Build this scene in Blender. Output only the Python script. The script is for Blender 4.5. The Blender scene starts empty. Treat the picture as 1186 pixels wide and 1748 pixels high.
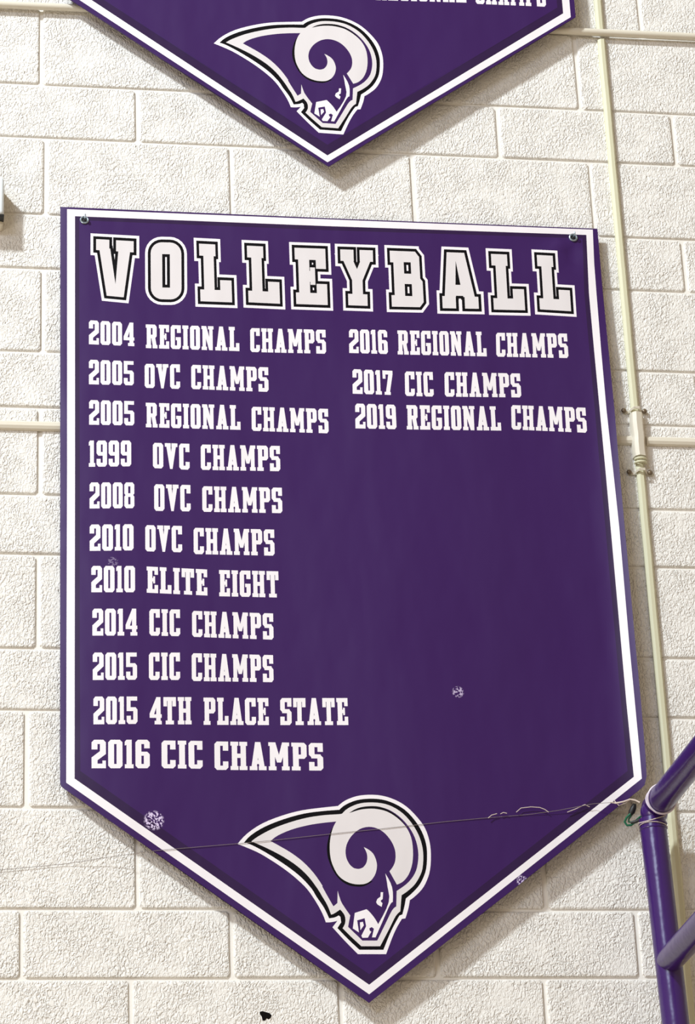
import bpy, bmesh, math, random
import numpy as np
from mathutils import Vector, Matrix, Euler
from mathutils.geometry import delaunay_2d_cdt
random.seed(7)
R_ = math.radians
scn = bpy.context.scene
COL = scn.collection

# ------------------------------------------------------------------ camera
# surveyed from the block courses: 0.4064 m blocks, eye 1.6 m above the gym floor, 5.25 m from the wall
FOC, RX, RY, RZ, DIST, EYE = 4747.59671, 1.98589302, 0.0403114290, -0.149188328, 5.25308122, 1.6
IW, IH = 1186, 1748
ROT = (Matrix.Rotation(RZ, 3, 'Z') @ Matrix.Rotation(RY, 3, 'Y') @ Matrix.Rotation(RX, 3, 'X'))
cam_d = bpy.data.cameras.new('camera'); cam = bpy.data.objects.new('camera', cam_d); COL.objects.link(cam)
cam_d.sensor_fit = 'VERTICAL'; cam_d.sensor_height = 24.0; cam_d.lens = FOC / IH * 24.0
cam.location = (0, -DIST, EYE); cam.rotation_euler = ROT.to_euler()
cam_d.clip_start = 0.05; cam_d.clip_end = 200
scn.camera = cam

# ------------------------------------------------------------------ light
scn.view_settings.view_transform = 'Standard'; scn.view_settings.look = 'None'
scn.view_settings.exposure = 0.0; scn.view_settings.gamma = 1.0
scn.view_settings.use_curve_mapping = False
world = bpy.data.worlds.new('gym_air'); scn.world = world; world.use_nodes = True
wb = world.node_tree.nodes['Background']
wb.inputs[0].default_value = (1.0, 0.80, 0.58, 1); wb.inputs[1].default_value = 0.43

def area(name, loc, target, sx, sy, power, col, shape='RECTANGLE'):
    l = bpy.data.lights.new(name, 'AREA'); l.shape = shape; l.size = sx
    if shape in ('RECTANGLE', 'ELLIPSE'): l.size_y = sy
    l.energy = power; l.color = col
    o = bpy.data.objects.new(name, l); COL.objects.link(o); o.location = loc
    o.rotation_euler = (Vector(target) - Vector(loc)).to_track_quat('-Z', 'Y').to_euler()
    return o
area('high_bay_lamp', (-4.3, -5.2, 9.9), (0.9, 0, 3.6), 0.75, 0.75, 1090, (0.86, 0.94, 1.0), 'DISK')
area('low_left_fill', (-4.4, -3.6, 1.3), (0.6, 0, 2.8), 1.5, 2.2, 92, (1.0, 0.93, 0.82))  # added fill light, low on the left, brightens the lower wall
area('clerestory_window', (-7.5, -13.0, 8.2), (0.4, 0, 3.4), 5.0, 2.6, 560, (0.70, 0.80, 1.0))

# ------------------------------------------------------------------ helpers
def at(px, py, depth=0.0):
    """point that stands `depth` metres in front of the wall face (y = 0) on the sight line of the survey photo"""
    v = ROT @ Vector(((px - IW / 2) / FOC, -(py - IH / 2) / FOC, -1.0))
    t = (DIST - depth) / v.y
    return Vector((v.x * t, -depth, EYE + v.z * t))

def mat(name, col, rough=0.5, spec=0.5, metal=0.0, coat=0.0):
    m = bpy.data.materials.new(name); m.use_nodes = True
    b = m.node_tree.nodes['Principled BSDF']
    b.inputs['Base Color'].default_value = (*col, 1); b.inputs['Roughness'].default_value = rough
    b.inputs['Specular IOR Level'].default_value = spec; b.inputs['Metallic'].default_value = metal
    b.inputs['Coat Weight'].default_value = coat
    return m

def N(m, t): return m.node_tree.nodes.new(t)
def L(m, a, b): m.node_tree.links.new(a, b)

def noise_bump(m, scale, strength, dist, detail=3, distortion=0.0, scale3=None):
    b = m.node_tree.nodes['Principled BSDF']
    g = N(m, 'ShaderNodeNewGeometry'); mp = N(m, 'ShaderNodeMapping'); n = N(m, 'ShaderNodeTexNoise'); bp = N(m, 'ShaderNodeBump')
    if scale3: mp.inputs['Scale'].default_value = scale3
    L(m, g.outputs['Position'], mp.inputs[0]); L(m, mp.outputs[0], n.inputs[0])
    n.inputs['Scale'].default_value = scale; n.inputs['Detail'].default_value = detail; n.inputs['Distortion'].default_value = distortion
    bp.inputs['Strength'].default_value = strength; bp.inputs['Distance'].default_value = dist
    L(m, n.outputs[0], bp.inputs['Height']); L(m, bp.outputs[0], b.inputs['Normal'])
    return n, bp

def colour_noise(m, c1, c2, scale, lo=0.4, hi=0.6, scale3=None):
    b = m.node_tree.nodes['Principled BSDF']
    g = N(m, 'ShaderNodeNewGeometry'); mp = N(m, 'ShaderNodeMapping'); n = N(m, 'ShaderNodeTexNoise'); r = N(m, 'ShaderNodeValToRGB')
    if scale3: mp.inputs['Scale'].default_value = scale3
    L(m, g.outputs['Position'], mp.inputs[0]); L(m, mp.outputs[0], n.inputs[0]); n.inputs['Scale'].default_value = scale; n.inputs['Detail'].default_value = 4
    r.color_ramp.elements[0].position = lo; r.color_ramp.elements[1].position = hi
    r.color_ramp.elements[0].color = (*c1, 1); r.color_ramp.elements[1].color = (*c2, 1)
    L(m, n.outputs[0], r.inputs[0]); L(m, r.outputs[0], b.inputs['Base Color'])
    return r

def link(name, me, m=None, parent=None):
    o = bpy.data.objects.new(name, me); COL.objects.link(o)
    if m is not None:
        for q in (m if isinstance(m, (list, tuple)) else [m]): me.materials.append(q)
    if parent:
        o.parent = parent
        o.matrix_parent_inverse = Matrix.Translation(-parent.location)
    return o

def thing(name, label, cat, loc, group=None):
    o = bpy.data.objects.new(name, None); COL.objects.link(o); o.location = loc
    o.empty_display_size = 0.05
    o['label'] = label; o['category'] = cat
    if group: o['group'] = group
    return o

def tag(o, label, cat, group=None):
    o['label'] = label; o['category'] = cat
    if group: o['group'] = group
    return o

def tube_bm(bm, pts, r, seg=16, cap=True, closed=False):
    pts = [Vector(p) for p in pts]; n = len(pts); rings = []; up = None
    for i, p in enumerate(pts):
        if closed: d = pts[(i + 1) % n] - pts[i - 1]
        else: d = pts[min(i + 1, n - 1)] - pts[max(i - 1, 0)]
        d.normalize()
        if up is None: up = d.orthogonal().normalized()
        up = (up - d * up.dot(d)).normalized(); s = d.cross(up)
        rr = r[i] if isinstance(r, (list, tuple)) else r
        rings.append([bm.verts.new(p + (up * math.cos(2 * math.pi * k / seg) + s * math.sin(2 * math.pi * k / seg)) * rr) for k in range(seg)])
    for i in range(n if closed else n - 1):
        a, b = rings[i], rings[(i + 1) % n]
        for k in range(seg): bm.faces.new((a[k], a[(k + 1) % seg], b[(k + 1) % seg], b[k]))
    if cap and not closed: bm.faces.new(rings[0][::-1]); bm.faces.new(rings[-1])

def mesh_of(bm, name, smooth=True, angle=40):
    bmesh.ops.recalc_face_normals(bm, faces=bm.faces)
    me = bpy.data.meshes.new(name); bm.to_mesh(me); bm.free()
    if smooth:
        me.polygons.foreach_set('use_smooth', [True] * len(me.polygons))
        me.set_sharp_from_angle(angle=R_(angle))
    return me

def tube(name, pts, r, m, parent=None, seg=16, closed=False):
    bm = bmesh.new(); tube_bm(bm, pts, r, seg, closed=closed)
    return link(name, mesh_of(bm, name), m, parent)

def sweep(name, a, b, profile, m, parent=None, steps=24, wob=0.0):
    """profile: (across, out) pairs; run from a to b along the wall, `out` is toward the room"""
    bm = bmesh.new(); a = Vector(a); b = Vector(b); d = (b - a).normalized(); out = Vector((0, -1, 0)); ac = d.cross(out).normalized()
    rings = []
    for i in range(steps + 1):
        p = a.lerp(b, i / steps); w = (random.uniform(-wob, wob))
        rings.append([bm.verts.new(p + ac * (u + w) + out * (v)) for u, v in profile])
    for i in range(steps):
        for k in range(len(profile)):
            k2 = (k + 1) % len(profile)
            bm.faces.new((rings[i][k], rings[i][k2], rings[i + 1][k2], rings[i + 1][k]))
    bm.faces.new(rings[0]); bm.faces.new(rings[-1][::-1])
    return link(name, mesh_of(bm, name, True, 25), m, parent)

# ------------------------------------------------------------------ materials
def wall_material(name, c1, c2, strength):
    m = mat(name, c1, 0.55, 0.35)
    colour_noise(m, c1, c2, 7.0, 0.3, 0.7)
    b = m.node_tree.nodes['Principled BSDF']
    g = N(m, 'ShaderNodeNewGeometry'); mp = N(m, 'ShaderNodeMapping'); mp.inputs['Scale'].default_value = (1.25, 1, 0.8)
    mp.inputs['Rotation'].default_value = (0, 0.35, 0)
    n = N(m, 'ShaderNodeTexNoise'); n.inputs['Scale'].default_value = 160; n.inputs['Detail'].default_value = 1.5; n.inputs['Distortion'].default_value = 0.9
    big = N(m, 'ShaderNodeTexNoise'); big.inputs['Scale'].default_value = 16; big.inputs['Detail'].default_value = 3
    rmp = N(m, 'ShaderNodeMapRange'); rmp.inputs[1].default_value = 0.34; rmp.inputs[2].default_value = 0.62; rmp.inputs[3].default_value = 0.30; rmp.inputs[4].default_value = 1.0
    cr = N(m, 'ShaderNodeMapRange'); cr.inputs[1].default_value = 0.36; cr.inputs[2].default_value = 0.60
    mul = N(m, 'ShaderNodeMath'); mul.operation = 'MULTIPLY'
    vor = N(m, 'ShaderNodeTexVoronoi'); vor.inputs['Scale'].default_value = 62
    pit = N(m, 'ShaderNodeMapRange'); pit.inputs[1].default_value = 0.03; pit.inputs[2].default_value = 0.16; pit.inputs[3].default_value = -0.7; pit.inputs[4].default_value = 0.0
    add = N(m, 'ShaderNodeMath'); add.operation = 'ADD'
    L(m, g.outputs['Position'], mp.inputs[0])
    L(m, mp.outputs[0], n.inputs[0]); L(m, g.outputs['Position'], big.inputs[0]); L(m, mp.outputs[0], vor.inputs[0])
    L(m, n.outputs[0], cr.inputs[0]); L(m, big.outputs[0], rmp.inputs[0]); L(m, cr.outputs[0], mul.inputs[0]); L(m, rmp.outputs[0], mul.inputs[1])
    L(m, vor.outputs['Distance'], pit.inputs[0]); L(m, mul.outputs[0], add.inputs[0]); L(m, pit.outputs[0], add.inputs[1])
    bp = N(m, 'ShaderNodeBump'); bp.inputs['Strength'].default_value = strength; bp.inputs['Distance'].default_value = 0.0030
    L(m, add.outputs[0], bp.inputs['Height']); L(m, bp.outputs[0], b.inputs['Normal'])
    return m
M = {}
M['block'] = wall_material('white_painted_block', (0.80, 0.775, 0.725), (0.77, 0.745, 0.695), 0.8)
M['mortar'] = mat('painted_mortar', (0.80, 0.77, 0.71), 0.6, 0.3); noise_bump(M['mortar'], 60, 0.35, 0.002)
M['cream'] = mat('cream_raceway_paint', (0.62, 0.60, 0.42), 0.42, 0.5); noise_bump(M['cream'], 40, 0.25, 0.001)
M['pipe_paint'] = mat('off_white_pipe_paint', (0.68, 0.63, 0.52), 0.42, 0.5); noise_bump(M['pipe_paint'], 50, 0.3, 0.001)
M['screw'] = mat('tarnished_screw_metal', (0.17, 0.125, 0.08), 0.3, 0.6, 0.3)
M['steel'] = mat('dull_steel', (0.35, 0.42, 0.48), 0.35, 0.5, 0.8)
M['rail'] = mat('glossy_purple_enamel', (0.036, 0.007, 0.110), 0.25, 0.65); noise_bump(M['rail'], 40, 0.3, 0.003, 2)
M['string'] = mat('grey_nylon_string', (0.22, 0.18, 0.16), 0.6)
M['thread'] = mat('pale_frayed_thread', (0.62, 0.52, 0.44), 0.6)
M['tie'] = mat('pale_lilac_tie_wire', (0.66, 0.58, 0.66), 0.4)
M['green'] = mat('dark_green_wire', (0.01, 0.12, 0.06), 0.35)
M['black'] = mat('black_rubber', (0.008, 0.008, 0.008), 0.5)
M['case'] = mat('white_plastic_case', (0.80, 0.86, 0.88), 0.35)
M['case_beige'] = mat('beige_plastic_base', (0.72, 0.66, 0.52), 0.45)
M['hole'] = mat('painted_hole_shade', (0.004, 0.003, 0.003), 0.9, 0.1)

SCUFFS = []      # (x, z, radius) filled below, before the banner materials are made
def print_material(name, col, wear=(0.62, 0.52, 0.72)):
    m = mat(name, col, 0.42, 0.32)
    b = m.node_tree.nodes['Principled BSDF']
    g = N(m, 'ShaderNodeNewGeometry')
    # faint uneven gloss and shallow wrinkles of the vinyl
    mp = N(m, 'ShaderNodeMapping'); mp.inputs['Scale'].default_value = (1.0, 1.0, 0.45)
    n = N(m, 'ShaderNodeTexNoise'); n.inputs['Scale'].default_value = 7.0; n.inputs['Detail'].default_value = 2.5
    L(m, g.outputs['Position'], mp.inputs[0]); L(m, mp.outputs[0], n.inputs[0])
    bp = N(m, 'ShaderNodeBump'); bp.inputs['Strength'].default_value = 0.45; bp.inputs['Distance'].default_value = 0.014
    L(m, n.outputs[0], bp.inputs['Height']); L(m, bp.outputs[0], b.inputs['Normal'])
    mr = N(m, 'ShaderNodeMapRange'); mr.inputs[3].default_value = 0.36; mr.inputs[4].default_value = 0.56
    L(m, n.outputs[0], mr.inputs[0]); L(m, mr.outputs[0], b.inputs['Roughness'])
    # rubbed spots where print flaked off
    last = None
    for (x, z, r, dens) in SCUFFS:
        v = N(m, 'ShaderNodeVectorMath'); v.operation = 'DISTANCE'; v.inputs[1].default_value = (x, 0, z)
        sp = N(m, 'ShaderNodeVectorMath'); sp.operation = 'MULTIPLY'; sp.inputs[1].default_value = (1, 0, 1)
        L(m, g.outputs['Position'], sp.inputs[0]); L(m, sp.outputs[0], v.inputs[0])
        k = N(m, 'ShaderNodeMapRange'); k.inputs[1].default_value = r; k.inputs[2].default_value = r * 0.75; k.inputs[3].default_value = 0; k.inputs[4].default_value = dens
        L(m, v.outputs['Value'], k.inputs[0])
        if last is None: last = k.outputs[0]
        else:
            a = N(m, 'ShaderNodeMath'); a.operation = 'MAXIMUM'; L(m, last, a.inputs[0]); L(m, k.outputs[0], a.inputs[1]); last = a.outputs[0]
    fn = N(m, 'ShaderNodeTexNoise'); fn.inputs['Scale'].default_value = 260; fn.inputs['Detail'].default_value = 1
    L(m, g.outputs['Position'], fn.inputs[0])
    th = N(m, 'ShaderNodeMapRange'); th.inputs[1].default_value = 0.48; th.inputs[2].default_value = 0.53
    L(m, fn.outputs[0], th.inputs[0])
    mu = N(m, 'ShaderNodeMath'); mu.operation = 'MULTIPLY'; L(m, th.outputs[0], mu.inputs[0]); L(m, last, mu.inputs[1])
    mx = N(m, 'ShaderNodeMix'); mx.data_type = 'RGBA'; mx.inputs[6].default_value = (*col, 1); mx.inputs[7].default_value = (*wear, 1)
    L(m, mu.outputs[0], mx.inputs[0]); L(m, mx.outputs[2], b.inputs['Base Color'])
    return m
for px, py, r, d in ((262, 1403, .021, 1.0), (779, 1186, .013, .7), (888, 1507, .012, .8), (192, 962, .012, .22)):
    p = at(px, py, .02); SCUFFS.append((p.x, p.z, r, d))
M['p_purple'] = print_material('purple_vinyl_print', (0.033, 0.0058, 0.084))
M['p_dark'] = print_material('dark_purple_print', (0.021, 0.004, 0.046))
M['p_white'] = print_material('white_vinyl_print', (0.80, 0.76, 0.78), (0.5, 0.45, 0.5))
M['p_black'] = print_material('black_vinyl_print', (0.002, 0.0015, 0.003))
M['p_grey'] = print_material('off_white_vinyl_print', (0.68, 0.64, 0.64), (0.5, 0.45, 0.5))
M['p_black'].node_tree.nodes['Principled BSDF'].inputs['Specular IOR Level'].default_value = .14
PM = ['p_purple', 'p_dark', 'p_white', 'p_black']

# ------------------------------------------------------------------ wall of painted concrete blocks
rows_known = [3.359, 3.223, 3.031, 2.8975, 2.698, 2.5675, 2.368, 2.234, 2.0285, 1.897, 1.694, 1.489, 1.351]
rows = list(rows_known)
z = rows[0]
for h in (.2032, .135, .2032, .135, .2032): z += h; rows.insert(0, z)
z = rows[-1]
for h in (.2032, .135, .2032, .135): z -= h; rows.append(z)
known = {(3.562): (70, 80), (3.359): (235, 197), (3.223): (77, 300), (3.031): (1168, 455), (2.8975): (73, 530), (2.5675): (68, 770),
         (2.234): (65.5, 1025), (1.897): (45, 1300), (1.694): (235, 1490), (1.489): (36.5, 1610), (1.351): (224, 1710)}
wall = bpy.data.objects.new('wall_back', None)
bm = bmesh.new()
X0, X1 = -0.75, 2.95
zt, zb = rows[0] + EYE, rows[-1] + EYE
vs = [bm.verts.new(c) for c in ((X0, .0045, zb), (X1, .0045, zb), (X1, .0045, zt), (X0, .0045, zt), (X0, .2, zb), (X1, .2, zb), (X1, .2, zt), (X0, .2, zt))]
for f in ((0, 1, 2, 3), (5, 4, 7, 6), (4, 0, 3, 7), (1, 5, 6, 2), (3, 2, 6, 7), (4, 5, 1, 0)): bm.faces.new([vs[i] for i in f])
wall = link('wall_back', mesh_of(bm, 'wall_back', False), M['mortar']); wall['kind'] = 'structure'
JW = 0.0086
def block(xa, xb, za, zb_):
    xa += JW / 2 + random.uniform(-.0012, .0012); xb -= JW / 2 + random.uniform(-.0012, .0012)
    za += JW * .32; zb_ -= JW * .32
    cx, cz = (xa + xb) / 2, (za + zb_) / 2; hx, hz = (xb - xa) / 2, (zb_ - za) / 2
    bm = bmesh.new(); loops = []
    yj = random.uniform(-.0004, .0004)
    for ins, y in ((0, .012), (0, .0045), (.0006, .0020), (.0022, yj + .0005), (.0048, yj)):
        c = .004 if ins == 0 else .005
        lp = []
        for sx, sz in ((-1, -1), (1, -1), (1, 1), (-1, 1)):
            ax, az = sx * (hx - ins), sz * (hz - ins)
            pa = (ax, az - sz * c); pb = (ax - sx * c, az)
            for q in ((pa, pb) if sx * sz > 0 else (pb, pa)):
                lp.append(q)
        # order: walk the outline counter-clockwise
        lp = sorted(lp, key=lambda q: math.atan2(q[1] / hz, q[0] / hx))
        loops.append([bm.verts.new((q[0] + random.uniform(-.0005, .0005), y, q[1] + random.uniform(-.0005, .0005))) for q in lp])
    for a, b in zip(loops, loops[1:]):
        for k in range(8): bm.faces.new((a[k], a[(k + 1) % 8], b[(k + 1) % 8], b[k]))
    bm.faces.new(loops[-1])
    o = link('concrete_block', mesh_of(bm, 'concrete_block', False), M['block'])
    o.parent = wall; o.location = (cx, 0, cz)
prev = None
for i in range(len(rows) - 1):
    top, bot = rows[i], rows[i + 1]
    x = None
    for kz, (px, py) in known.items():
        if abs(kz - top) < .002: x = at(px, py).x
    if x is None: x = (prev + .2032) if prev is not None else 0.2
    prev = x
    while x > X0: x -= .4064
    x += 0
    while x < X1:
        block(max(x, X0), min(x + .4064, X1), bot + EYE, top + EYE) if min(x + .4064, X1) - max(x, X0) > .03 else None
        x += .4064
# flat black patch painting the shade inside a ragged hole low on the wall
hp = [(443, 1727), (448, 1726), (453, 1727.5), (459, 1729), (463.5, 1733), (461.5, 1738), (458, 1740), (455, 1738), (452.5, 1742), (448, 1742), (446.5, 1735), (443.5, 1731)]
bm = bmesh.new(); f = bm.faces.new([bm.verts.new(at(px, py, .0008)) for px, py in hp])
h = link('hole', mesh_of(bm, 'hole', False), M['hole'], wall); h['label'] = 'flat black patch for the dark inside of a small ragged hole'

# ------------------------------------------------------------------ banner surfaces
def sm(a, b, x):
    t = min(1, max(0, (x - a) / (b - a))); return t * t * (3 - 2 * t)
def depth_low(x, z):
    s = (x - .287) / 1.191; v = (3.051 + EYE - z) / 1.30
    sp_ = max(0, s + .02)
    d = .0105 + .0115 * (1 - math.exp(-sp_ / .026)) + .007 * sm(.3, .7, v) * (1 - .6 * sm(1.0, 1.2, v)) * (1 - math.exp(-sp_ / .11))
    d += max(0, s) * (.002 + .006 * sm(0.0, 1.0, v) + .012 * sm(1.0, 1.32, v))
    if s > .935: d += .020 * sm(.05, .6, v) * (1 - .65 * sm(.97, 1.12, v)) * min(1.4, ((s - .935) / .065) ** 2)
    d += .0035 * math.sin(2 * math.pi * (s * 1.9 + .12 * v)) * sm(.05, .6, v) * (1 - .6 * sm(1.0, 1.3, v))
    gx, gz = x - 1.425, 3.03 + EYE - z          # pulled folds below the right grommet
    rr = math.hypot(gx, gz)
    if gz > .0: d += .0020 * math.exp(-((rr - .07) / .04) ** 2) * math.sin(math.atan2(gx, gz) * 6) * sm(0, .03, gz)
    return max(d, .006)
def depth_up(x, z):
    s = (x - .287) / 1.191; v = (4.93 + EYE - z) / 1.30
    d = .030 + .006 * (1 - math.exp(-max(0, s + .02) / .045)) + max(0, s) * (.002 + .004 * sm(0, 1, v))
    d += .002 * math.sin(2 * math.pi * (s * 1.6 + .3)) * sm(.1, .8, v)
    return max(d, .004)
def project(px, py, dep):
    d = .02
    for _ in range(12):
        p = at(px, py, d); d = dep(p.x, p.z)
    p = at(px, py, d); return (p.x, p.z)

# --- lettering: slab-serif strokes on a 100-unit cap height
def rc(x0, y0, x1, y1, ch=''):
    c = 9.0; p = []
    p += [(x0, y0 + c), (x0 + c * .8, y0)] if 'a' in ch else [(x0, y0)]
    p += [(x1 - c * .8, y0), (x1, y0 + c)] if 'b' in ch else [(x1, y0)]
    p += [(x1, y1 - c), (x1 - c * .8, y1)] if 'c' in ch else [(x1, y1)]
    p += [(x0 + c * .8, y1), (x0, y1 - c)] if 'd' in ch else [(x0, y1)]
    return p
def mir(p, w): return [(w - x, y) for x, y in p][::-1]
G = {}
G['O'] = (41, [rc(0, 0, 17, 100, 'ad'), rc(24, 0, 41, 100, 'bc'), rc(8, 0, 33, 15), rc(8, 85, 33, 100)]); G['0'] = G['O']
G['C'] = (41, [rc(0, 0, 17, 100, 'ad'), rc(8, 0, 33, 15), rc(8, 85, 34, 100), rc(25, 68, 41, 100), rc(25, 0, 41, 30, 'b')])
G['G'] = (42, [rc(0, 0, 17, 100, 'ad'), rc(8, 0, 34, 15), rc(8, 85, 34, 100), rc(26, 68, 42, 100), rc(26, 0, 42, 48, 'b'), rc(21, 37, 42, 50)])
G['E'] = (42, [rc(4, 0, 21, 100), rc(0, 85, 42, 100), rc(0, 0, 42, 15), rc(29, 70, 42, 100), rc(29, 0, 42, 31), rc(4, 44, 31, 57), rc(24, 37, 31, 64)])
G['H'] = (50, [rc(4, 0, 20, 100), rc(30, 0, 46, 100), rc(0, 0, 23.5, 14), rc(26.5, 0, 50, 14), rc(0, 86, 23.5, 100), rc(26.5, 86, 50, 100), rc(4, 43, 46, 58)])
G['I'] = (25, [rc(4, 0, 21, 100), rc(0, 0, 25, 14), rc(0, 86, 25, 100)])
G['L'] = (43, [rc(4, 0, 21, 100), rc(0, 86, 25, 100), rc(0, 0, 43, 15), rc(29, 0, 43, 33)])
d1 = [(4, 100), (25, 28), (37, 28), (21, 100)]
G['M'] = (62, [rc(4, 0, 19, 100), rc(43, 0, 58, 100), rc(0, 0, 23, 14), rc(39, 0, 62, 14), rc(0, 87, 21, 100), rc(41, 87, 62, 100), d1, mir(d1, 62)])
G['N'] = (50, [rc(4, 0, 18, 100), rc(32, 0, 46, 100), rc(0, 0, 22, 14), rc(0, 87, 18, 100), rc(27, 87, 50, 100), [(31, 0), (46, 0), (20, 100), (4, 100)]])
pp = [rc(4, 0, 21, 100), rc(0, 86, 10, 100), rc(4, 85, 36, 100), rc(28, 42, 45, 100, 'bc'), rc(4, 42, 36, 57)]
G['P'] = (45, pp + [rc(0, 0, 26, 14)])
G['R'] = (48, pp + [rc(0, 0, 23, 14), [(30, 2), (46, 2), (38, 50), (22, 50)], rc(28, 0, 48, 14)])
G['S'] = (42, [rc(0, 48, 17, 100, 'ad'), rc(8, 85, 34, 100), rc(26, 68, 42, 100), rc(7, 44, 35, 59), rc(25, 0, 42, 56, 'bc'), rc(8, 0, 34, 15), rc(0, 0, 16, 31)])
G['T'] = (46, [rc(15, 0, 31, 100), rc(0, 86, 46, 100), rc(0, 66, 13, 100), rc(33, 66, 46, 100), rc(8, 0, 38, 14)])
v1 = [(20, 0), (30, 0), (30, 22), (21, 100), (4, 100)]
G['V'] = (50, [v1, mir(v1, 50), rc(0, 86, 23.5, 100), rc(26.5, 86, 50, 100)])
a1 = [(4, 0), (20, 0), (31, 100), (17, 100)]
G['A'] = (50, [a1, mir(a1, 50), rc(12, 22, 38, 36), rc(0, 0, 23, 14), rc(27, 0, 50, 14)])
G['1'] = (24, [rc(5, 0, 20, 100), rc(0, 0, 25, 14), [(0, 80), (10, 84), (10, 100), (5, 100), (0, 93)]])
G['2'] = (41, [rc(0, 66, 17, 100, 'd'), rc(8, 85, 33, 100), rc(24, 50, 41, 100, 'c'), [(0, 28), (17, 28), (41, 50), (41, 60), (24, 60), (0, 38)], rc(0, 0, 17, 34), rc(0, 0, 41, 16), rc(31, 0, 41, 27)])
G['4'] = (44, [rc(24, 0, 40, 100), rc(18, 0, 44, 13), rc(0, 24, 44, 37), [(0, 30), (14, 30), (34, 94), (34, 100), (25, 100), (0, 40)]])
G['5'] = (41, [rc(0, 85, 40, 100), rc(0, 47, 15, 100), rc(0, 47, 34, 61), rc(25, 0, 41, 61, 'bc'), rc(8, 0, 34, 15), rc(0, 0, 16, 30, 'a')])
G['6'] = (41, [rc(0, 0, 17, 100, 'ad'), rc(8, 85, 34, 100), rc(25, 70, 41, 100, 'c'), rc(8, 44, 34, 58), rc(24, 0, 41, 58, 'bc'), rc(8, 0, 34, 15)])
G['9'] = (41, [rc(24, 0, 41, 100, 'bc'), rc(8, 85, 34, 100), rc(0, 42, 17, 100, 'ad'), rc(8, 42, 34, 56), rc(8, 0, 34, 15), rc(0, 0, 16, 30, 'a')])
G['8'] = (41, [rc(0, 48, 16, 100, 'ad'), rc(25, 48, 41, 100, 'bc'), rc(0, 0, 16, 54, 'ad'), rc(25, 0, 41, 54, 'bc'), rc(8, 85, 34, 100), rc(8, 44, 34, 58), rc(8, 0, 34, 15)])
G['7'] = (42, [rc(0, 84, 42, 100), rc(0, 66, 12, 100), [(10, 0), (26, 0), (42, 86), (42, 90), (25, 90)], rc(6, 0, 31, 12)])

# wide varsity letters of the heading, 97-unit core
oL = [(19, 78 + 19)] + [(19 + 19 * math.cos(R_(90 + 15 * k)), 78 + 19 * math.sin(R_(90 + 15 * k))) for k in range(1, 7)] + [(19 + 19 * math.cos(R_(180 + 15 * k)), 19 + 19 * math.sin(R_(180 + 15 * k))) for k in range(0, 6)] + [(19, 0)]
T = {}
T['V'] = (64, [rc(0, 78, 22, 97), [(5.5, 80), (18, 0), (33, 0), (33, 21), (24, 82)], [(21, 97), (22, 78), (24, 82)][:0] or rc(18, 80, 22.5, 97), rc(34, 78, 64, 97), [(33, 0), (47, 0), (58, 80), (38, 80), (33, 21)]])
T['O'] = (52, [oL, mir(oL, 52), rc(17, 0, 35, 20), rc(17, 77, 35, 97)])
T['L'] = (58, [rc(0, 77, 30, 97), rc(7.5, 0, 26.5, 97), rc(0, 0, 58, 20), rc(37, 0, 58, 37)])
T['E'] = (57, [rc(0, 77, 56, 97), rc(0, 0, 57, 20), rc(6, 0, 26, 97), rc(38, 62, 56, 97), rc(38, 0, 57, 36), rc(24, 39, 36, 58), rc(27, 34, 36, 64)])
y1 = [(4, 80), (20, 44), (31, 40), (31, 60), (22, 80)]
T['Y'] = (59, [rc(0, 77, 24, 97), rc(35, 77, 59, 97), y1, mir(y1, 59), rc(20, 0, 39, 50), rc(12, 0, 47, 20), [(20, 77), (24, 77), (24, 97), (20, 97)]])
T['B'] = (58, [rc(0, 77, 22, 97), rc(0, 0, 22, 20), rc(6, 0, 25, 97), rc(6, 78, 45, 97), rc(6, 40, 45, 58), rc(6, 0, 45, 19), rc(38, 43, 54, 97, 'c'), rc(38, 0, 58, 54, 'bc')])
T['A'] = (63, [[(4.5, 20), (24, 20), (24, 40), (27, 97), (11, 97)], [(37, 20), (57, 20), (42, 97), (26, 97), (26, 84), (33, 40)], rc(20, 22, 40, 41), rc(0, 0, 23.5, 21), rc(39, 0, 63, 21)])

def area2(p): return sum(p[i - 1][0] * p[i][1] - p[i][0] * p[i - 1][1] for i in range(len(p)))
def ccw(p): return p if area2(p) > 0 else p[::-1]
def dedup(p, e=1e-6):
    q = []
    for a in p:
        if not q or math.hypot(a[0] - q[-1][0], a[1] - q[-1][1]) > e: q.append(a)
    while len(q) > 2 and math.hypot(q[0][0] - q[-1][0], q[0][1] - q[-1][1]) <= e: q.pop()
    return q
def inset(p, d):
    """move every edge outward by d (mitred), d < 0 shrinks"""
    p = ccw(dedup(p)); n = len(p); out = []
    for i in range(n):
        a, b, c = p[i - 1], p[i], p[(i + 1) % n]
        d1 = (b[0] - a[0], b[1] - a[1]); d2 = (c[0] - b[0], c[1] - b[1])
        l1 = math.hypot(*d1); l2 = math.hypot(*d2); n1 = (d1[1] / l1, -d1[0] / l1); n2 = (d2[1] / l2, -d2[0] / l2)
        k = 1 + n1[0] * n2[0] + n1[1] * n2[1]; k = max(k, .45)
        out.append((b[0] + d * (n1[0] + n2[0]) / k, b[1] + d * (n1[1] + n2[1]) / k))
    return out
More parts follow.
